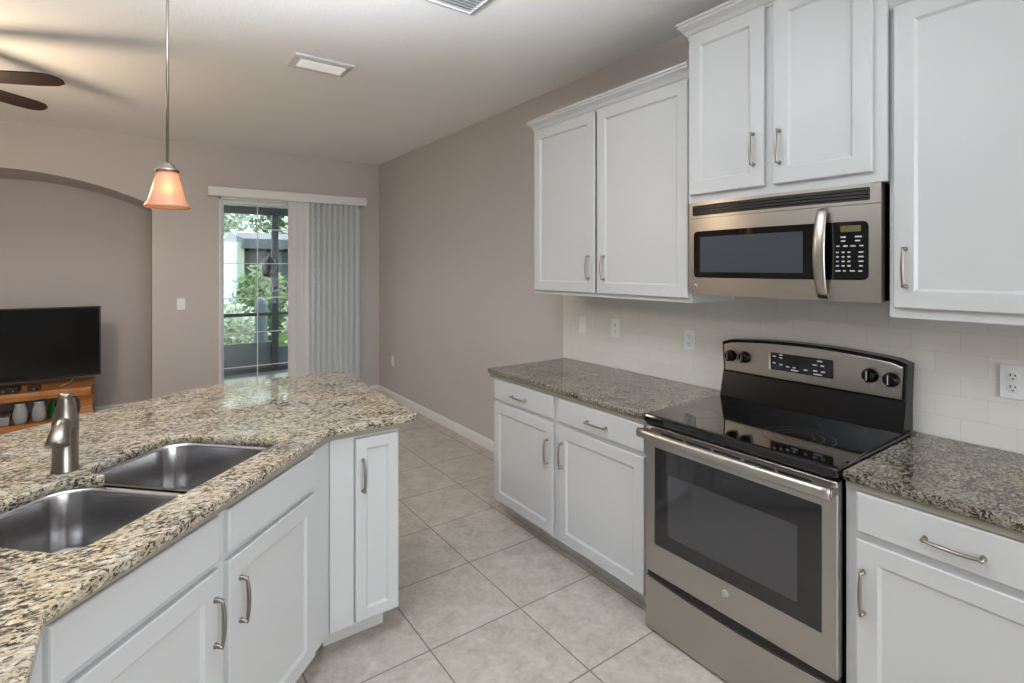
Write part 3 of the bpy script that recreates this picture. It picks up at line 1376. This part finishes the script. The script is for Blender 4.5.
x_ = 1.342 - .564
vane(x_ + .045, math.radians(6), .089)
vane(x_ + .125, math.radians(8), .089)
vane(x_ + .190, math.radians(-40), .089)
for i in range(9):
    vane(1.594 - .564 + i * .064, math.radians(-62 - 2 * (i % 2)), .089)

# ------------------------------------------------------------------ ceiling vents
def vent(label, x0, x1, y0, y1, n, tilt, gap):
    o = thing('ceiling_vent', label, 'vent', ((x0 + x1) / 2, (y0 + y1) / 2, H))
    w2, d2 = (x1 - x0) / 2, (y1 - y0) / 2
    mb = MB()

    def rect(i, z):
        return [(-w2 + i, -d2 + i, z), (w2 - i, -d2 + i, z), (w2 - i, d2 - i, z), (-w2 + i, d2 - i, z)]
    mb.loops([rect(0, -.0005), rect(0, -.004), rect(.028, -.016), rect(.030, -.016), rect(.030, -.0005)], False, False)
    mb.finish('frame', M['grille'], o)
    mb = MB()
    mb.loops([rect(.030, -.0009), rect(.030, -.0014)])
    mb.finish('duct_back', M['ventdark'], o)
    L = 2 * d2 - .064
    for i in range(n):
        y = -d2 + .032 + L * (i + .5) / n
        hw = L / n * gap / 2
        ca, sa = math.cos(tilt), math.sin(tilt)
        mb = MB()
        pl = []
        for u in (-1, -.5, 0, .5, 1):
            pl.append((y + hw * u * ca, -.010 + hw * u * sa - .002 * (1 - u * u)))
        pl += [(a, b + .0012) for a, b in pl[::-1]]
        mb.loops([[(-w2 + .031, a, b) for a, b in pl], [(w2 - .031, a, b) for a, b in pl]])
        mb.finish('louver', M['grille'], o)
    return o


cl = thing('ceiling_light', 'small rectangular ceiling light with a glowing white lens near the end wall', 'ceiling light', ((.745 + 1.102) / 2, (3.255 + 3.490) / 2, H))
w2, d2 = (1.102 - .745) / 2, (3.490 - 3.255) / 2


def crect(i, z):
    return [(-w2 + i, -d2 + i, z), (w2 - i, -d2 + i, z), (w2 - i, d2 - i, z), (-w2 + i, d2 - i, z)]


mb = MB()
mb.loops([crect(0, -.0005), crect(0, -.005), crect(.006, -.012), crect(.038, -.020), crect(.042, -.018), crect(.042, -.0005)], False, False)
mb.finish('frame', M['grille'], cl)
for k in range(2):
    mb = MB()
    y0, y1 = -d2 + .043 + k * (d2 - .043), -d2 + .043 + (k + 1) * (d2 - .043) - .001
    prof = [(y0 + (y1 - y0) * q / 8, -.014 - .010 * math.sin(math.pi * q / 8)) for q in range(9)] + [(y1, -.006), (y0, -.006)]
    mb.loops([[(-w2 + .043, a, b) for a, b in prof], [(w2 - .043, a, b) for a, b in prof]])
    mb.finish('lens', M['lens'], cl)
vent('white slatted ceiling vent cut by the top edge of the picture', .98, 1.365, 1.90, 2.265, 12, math.radians(22), .92)

# unseen bowls added to hold the ceiling bounce fills
for (bl, en, co, cone), lab in zip(BOUNCE_FILLS, ('added unseen bowl for ceiling bounce light over the kitchen floor', 'added unseen bowl for ceiling bounce light left of the peninsula')):
    kf = thing('bounce_fill_bowl', lab, 'ceiling lamp', bl, 0, 'bounce fill bowls')
    gz = H - bl[2]
    MB().lathe([(.07, gz - .0005), (.07, gz - .015), (.03, gz - .03), (.008, gz - .04), (.008, -.085)], seg=28).finish('stem', M['nickel'], kf)
    MB().lathe([(.012, -.10), (.10, -.085), (.165, -.045), (.185, -.010), (.182, -.010), (.160, -.04), (.098, -.078), (.012, -.09)], seg=36).finish('bowl', M['trim'], kf)  # bowl of the added, unseen bounce fill

# ------------------------------------------------------------------ pendant lamp
PX, PYY, PZ = .086, 2.453, 1.775
pd = thing('pendant_lamp', 'pendant lamp with amber glass bell shade hanging above the bar', 'pendant lamp', (PX, PYY, PZ))
mb = MB()
mb.lathe([(.0050, .178), (.0050, H - PZ - .02)], seg=10)
mb.finish('stem', M['nickel'], pd)
mb = MB().lathe([(.058, H - PZ - .0005), (.058, H - PZ - .008), (.045, H - PZ - .022), (.008, H - PZ - .028)], seg=28)
mb.finish('canopy', M['nickel'], pd)
mb = MB().lathe([(.0055, .182), (.014, .176), (.024, .166), (.031, .155), (.041, .148), (.041, .142), (.012, .142)], seg=28)
mb.finish('shade_cap', M['nickel'], pd)
sp = [(.031, .142), (.038, .132), (.048, .092), (.058, .052), (.067, .024), (.078, .007), (.080, .000)]
mb = MB()
mb.lathe(sp + [(r - .003, z + .001) for r, z in sp[::-1]], seg=40, cap0=False, cap1=False)
mb.finish('shade', M['amber'], pd)
MB().lathe([(.011, .094), (.012, .096), (.012, .141)], seg=18).finish('socket', M['nickel'], pd)
mb = MB().lathe([(.004, .050), (.014, .055), (.020, .070), (.017, .085), (.010, .0935)], seg=20)
mb.finish('bulb', M['bulb'], pd)

# ------------------------------------------------------------------ ceiling fan
FX, FY, FZ = -.94, 4.06, 2.575
fn = thing('ceiling_fan', 'dark wood ceiling fan with blades reaching in at the upper left', 'ceiling fan', (FX, FY, FZ))
mb = MB().lathe([(.075, H - FZ - .0005), (.075, H - FZ - .03), (.03, H - FZ - .05), (.018, H - FZ - .06), (.018, .06), (.09, .05), (.115, .02), (.115, -.05), (.08, -.075), (.05, -.08)], seg=36)
mb.finish('motor', M['fanmetal'], fn)
mb = MB().lathe([(.055, -.081), (.075, -.09), (.095, -.12), (.085, -.15), (.05, -.17), (.005, -.176)], seg=32)
mb.finish('lamp_bowl', M['lampglass'], fn)
for k in range(5):
    a = math.radians(-24 + 72 * k)
    mb = MB()
    out = [(.17, -.050), (.30, -.060), (.54, -.068), (.60, -.060), (.635, -.035), (.648, .000), (.640, .030), (.60, .052), (.50, .062), (.30, .058), (.17, .048)]
    pit = math.radians(-13)
    rings = []
    for dz in (-.0035, .0035):
        ring_ = []
        for x, y in out:
            ring_.append((x, y * math.cos(pit), y * math.sin(pit) + dz))
        rings.append(ring_)
    mb.loops(rings)
    b = mb.finish('blade', M['fanwood'], fn, (0, 0, 0), (0, 0, a))
    mb = MB().box(.10, .23, -.022, .022, -.016, -.0065, .003)
    mb.finish('blade_bracket', M['fanmetal'], b)
lamp('fan_lamp_light', 'POINT', (FX, FY, FZ - .24), 42, (1, .78, .54), radius=.11)
fd = lamp('fan_lamp_downlight', 'SPOT', (FX, FY, FZ - .25), 34, (1, .90, .80), (0, 0, 0), radius=.22)
fd.data.spot_size = math.radians(168)
fd.data.spot_blend = .2

# ------------------------------------------------------------------ television and console in the niche
tvx1, tvw = -.318, 1.235
TV = thing('television', 'large black flat screen television standing on the wood console', 'television', (tvx1 - tvw / 2, 6.5, .442))
mb = MB().box(-tvw / 2, tvw / 2, 0, .035, .055, .725, .004)
tb = mb.finish('bezel', M['blackmatte'], TV)
mb = MB().box(-tvw / 2 + .012, tvw / 2 - .012, -.0012, .001, .072, .713)
mb.finish('screen', M['screen'], TV)
for sg in (-1, 1):
    mb = MB()
    mb.tube([(sg * .42, .02, .060), (sg * .40, -.08, .020), (sg * .34, -.20, .0125)], .008, 8)
    mb.tube([(sg * .42, .02, .060), (sg * .46, .10, .018), (sg * .48, .15, .012)], .007, 8)
    mb.finish('leg', M['silver'], TV)

CXR, CXL, CY0, CY1 = -.375, -1.95, 6.20, 6.74
CN = thing('tv_console', 'rustic varnished wood console table with thick top and lower shelf in the niche', 'console table', ((CXL + CXR) / 2, 6.47, 0))
hw = (CXR - CXL) / 2


def live_slab(z0, z1, amp, seed):
    random.seed(seed)
    mb = MB()
    n = 22
    fr, bk = [], []
    for i in range(n + 1):
        x = -hw + 2 * hw * i / n
        fr.append((x, -.27 + random.uniform(-amp, amp)))
        bk.append((x, .26))
    pl = fr + [(hw + .012, 0.0)] + bk[::-1]
    mb.loops([[(a, b, z0) for a, b in pl], [(a, b - .006 if b < 0 else b, (z0 + z1) / 2) for a, b in pl], [(a, b, z1) for a, b in pl]])
    return mb


live_slab(.372, .441, .008, 3).finish('top', M['pine'], CN)
live_slab(.075, .165, .008, 5).finish('shelf', M['pine'], CN)
for x in (-hw + .06, -.20 + .0, hw - .035):
    mb = MB()
    mb.loops([[(x + sx * s_ * 1, -.17 + sy * s_ * 1.6, z) for sx, sy in ((-1, -1), (1, -1), (1, 1), (-1, 1))] for s_, z in ((.062, .166), (.05, .20), (.040, .26), (.046, .32), (.066, .371))])
    mb.finish('upright', M['pine'], CN)
for x in (-hw + .08, hw - .08):
    for y in (-.19, .17):
        mb = MB().lathe([(.035, 0), (.045, .03), (.04, .0745)], (x, y, 0), 14)
        mb.finish('foot', M['pine'], CN)


def cbox(name, label, cat, x, y, z, w, d, h, m, details):
    o = thing(name, label, cat, (x, y, z))
    mb = MB().box(-w / 2, w / 2, -d / 2, d / 2, .003, h, .004)
    mb.box(-w / 2 + .01, w / 2 - .01, -d / 2 + .01, d / 2 - .01, 0, .003)
    mb.finish('case', m, o)
    mb = MB()
    for k in range(details):
        mb.lathe([(.006, -d / 2 + .001), (.006, -d / 2 - .002)], (-w / 2 + w * (k + .6) / (details + .2), 0, h * .45), 12, 'y')
    mb.finish('buttons', M['silver'], o)
    return o


cbox('media_box', 'black media box on the console under the left part of the television', 'media player', -.97, 6.30, .4415, .20, .14, .05, M['blackmatte'], 3)
cbox('remote_sensor', 'small black box with a pale spot beside the media box on the console', 'device', -.775, 6.29, .4415, .085, .07, .042, M['blackmatte'], 1)
cbox('silver_player', 'silver disc player on the lower console shelf', 'media player', -1.08, 6.36, .1655, .30, .26, .075, M['silver'], 2)


def vase(name, label, x, y, z, prof, m, cat):
    o = MB().lathe(prof, seg=24, cap1=False).finish(name, m, None, (x, y, z))
    return tag(o, label, cat)


vp = [(.03, 0), (.046, .02), (.052, .08), (.044, .13), (.034, .16), (.040, .185), (.036, .185), (.029, .16), (.039, .13), (.046, .08), (.04, .02), (.004, .012)]
vase('glass_vase', 'frosted pale vase left of the console upright on the lower shelf', -.86, 6.24, .1655, vp, M['vase'], 'vase')
vase('glass_vase', 'frosted pale vase right of the console upright beside the green bottle', -.738, 6.25, .1655, vp, M['vase'], 'vase')
vase('glass_vase', 'frosted pale vase behind the faucet near the right end of the console', -.515, 6.27, .1655, [(r * .8, h * 1.0) for r, h in vp], M['vase'], 'vase')
vase('green_bottle', 'dark green glass bottle on the lower console shelf just left of the faucet', -.652, 6.335, .1655,
     [(.03, 0), (.034, .01), (.034, .11), (.014, .15), (.013, .19), (.015, .195), (.010, .195)], M['green_glass'], 'bottle')

# ------------------------------------------------------------------ outside the sliding door
mb = MB().box(-3, 6, YB + .16, 8.62, -.10, -.02)
struct(mb.finish('ground_patio', M['patio']))
mb = MB().box(-14, 22, 8.62, 34, -.20, -.06)
struct(mb.finish('ground_lawn', M['lawn']))
mb = MB().box(-3, 6, YB + .2, 8.7, 2.46, 2.60)
struct(mb.finish('roof_patio', M['doorframe']))
sc = thing('patio_screen', 'dark bronze patio screen frame with solid kick panel outside the door', 'screen enclosure', (1.5, 8.6, -.02))
mb = MB()
mb.box(-3.5, .135, -.02, .0, .06, .44)
mb.box(.205, 3.5, -.02, .0, .06, .36)
mb.finish('kick_panel', M['kickplate'], sc)
for x in (-2.5, -1.25, .17, 1.45, 2.6):
    ww = .045 if abs(x - .17) < .01 else .025
    mb = MB().box(x - ww, x + ww, -.05, .02, 0, 2.47)
    mb.finish('post', M['bronze'], sc)
mb = MB()
mb.box(-3.5, 3.5, -.035, .008, .84, .89)
mb.box(-3.5, 3.5, -.035, .008, .0, .06)
mb.box(-3.5, 3.5, -.035, .008, 2.36, 2.47)
mb.finish('rails', M['bronze'], sc)
ln = thing('wall_lantern', 'round black lantern fixed to the dark patio post', 'lantern', (1.575, 8.50, 1.55))
mb = MB().lathe([(.02, -.16), (.085, -.13), (.105, -.06), (.105, .04), (.085, .11), (.03, .15), (.012, .19)], seg=20)
mb.finish('body', M['blackmatte'], ln)
mb = MB().box(-.02, .02, .03, .052, -.06, .10)
mb.finish('bracket', M['blackmatte'], ln)

cg = thing('covered_grill', 'pale blue grey covered grill standing beyond the dark patio post', 'grill', (1.62, 9.4, -.06))
mb = MB().lathe([(.11, 0), (.105, .3), (.095, .7), (.10, .95), (.09, 1.05), (.05, 1.10), (.01, 1.12)], seg=20)
mb.finish('cover', M['chairblue'], cg)
mb = MB().lathe([(.107, .28), (.111, .285), (.111, .30), (.105, .305)], seg=20, cap0=False, cap1=False)
mb.finish('drawstring', M['silver'], cg)

nb = thing('neighbour_house', 'pale blue neighbouring house wall beyond the patio screen', 'house', (.2, 13.5, -.06))
mb = MB().box(-4.2, 1.75, 0, 4, 0, 2.2)
mb.finish('wall', M['neighbour'], nb)
mb = MB()
mb.box(1.76, 3.4, .3, 4, 0, 2.0)
mb.finish('side_wing', M['kickplate'], nb)
mb = MB()
mb.loops([[(x, -.35, 2.05), (x, -.35, 2.27), (x, 2, 2.55), (x, 4.3, 2.25), (x, 4.3, 2.1)] for x in (1.70, 3.9)])
mb.finish('roof', M['roofdark'], nb)
mb = MB().box(1.62, 1.76, -.06, -.001, 0, 2.2)
mb.finish('downpipe', M['leafpale'], nb)


def leaves(name, label, loc, rx, ry, rz, zc, n, size, m, trunk=None, seed=1, cat='shrub', group=None):
    random.seed(seed)
    o = thing(name, label, cat, loc, 0, group)
    mb = MB()
    for _ in range(n):
        th = random.uniform(0, 2 * math.pi)
        cz = random.uniform(-1, 1)
        rr_ = (random.random()) ** .45
        q = math.sqrt(1 - cz * cz)
        p = Vector((rx * rr_ * q * math.cos(th), ry * rr_ * q * math.sin(th), zc + rz * rr_ * cz))
        d = Vector((random.uniform(-1, 1), random.uniform(-1, 1), random.uniform(-.6, .8))).normalized()
        u = d.orthogonal().normalized()
        s_ = size * random.uniform(.6, 1.3)
        a = mb.bm.verts.new(p)
        b = mb.bm.verts.new(p + d * s_ * .5 + u * s_ * .28)
        c_ = mb.bm.verts.new(p + d * s_)
        e = mb.bm.verts.new(p + d * s_ * .5 - u * s_ * .28)
        mb.face((a, b, c_, e))
    mb.finish('foliage', m, o, recalc=False)
    if trunk:
        mb = MB()
        mb.tube([(0, 0, 0), (.05, 0, trunk * .5), (0, .05, trunk)], [.12, .10, .06], 10)
        mb.finish('trunk', M['bark'], o)
    return o


leaves('flowering_shrub', 'sunlit white flowering shrub outside the left door pane', (1.20, 10.3, -.06), .66, .5, .50, .50, 1500, .11, M['leafpale'], seed=2)
leaves('flowering_shrub', 'pale leafy shrub outside the right part of the door', (2.62, 10.2, -.06), .5, .5, .62, .62, 1100, .12, M['leafpale'], seed=3)
leaves('green_shrub', 'green shrub below the dark neighbouring roof', (2.05, 11.7, -.06), .6, .6, .85, .85, 1500, .13, M['leaf'], seed=4)
leaves('green_shrub', 'tall green shrub beside the patio post on the right', (3.6, 11.7, -.06), .62, .6, 1.0, 0.98, 1600, .13, M['leaf'], seed=5)
leaves('leafy_tree', 'pale leafed tree behind the blue house on the left', (1.7, 20.5, -.06), 2.0, 1.4, 1.7, 4.2, 2600, .30, M['leafpale'], 3.0, 6, 'tree')
leaves('leafy_tree', 'green tree rising behind the dark roof', (5.6, 25, -.06), 2.0, 1.4, 2.4, 4.4, 2600, .32, M['leaf'], 3.0, 7, 'tree')
leaves('leafy_tree', 'pale tree at the right of the door view', (6.0, 19.8, -.06), 1.8, 1.4, 2.4, 3.2, 2400, .32, M['leafpale'], 2.6, 8, 'tree')
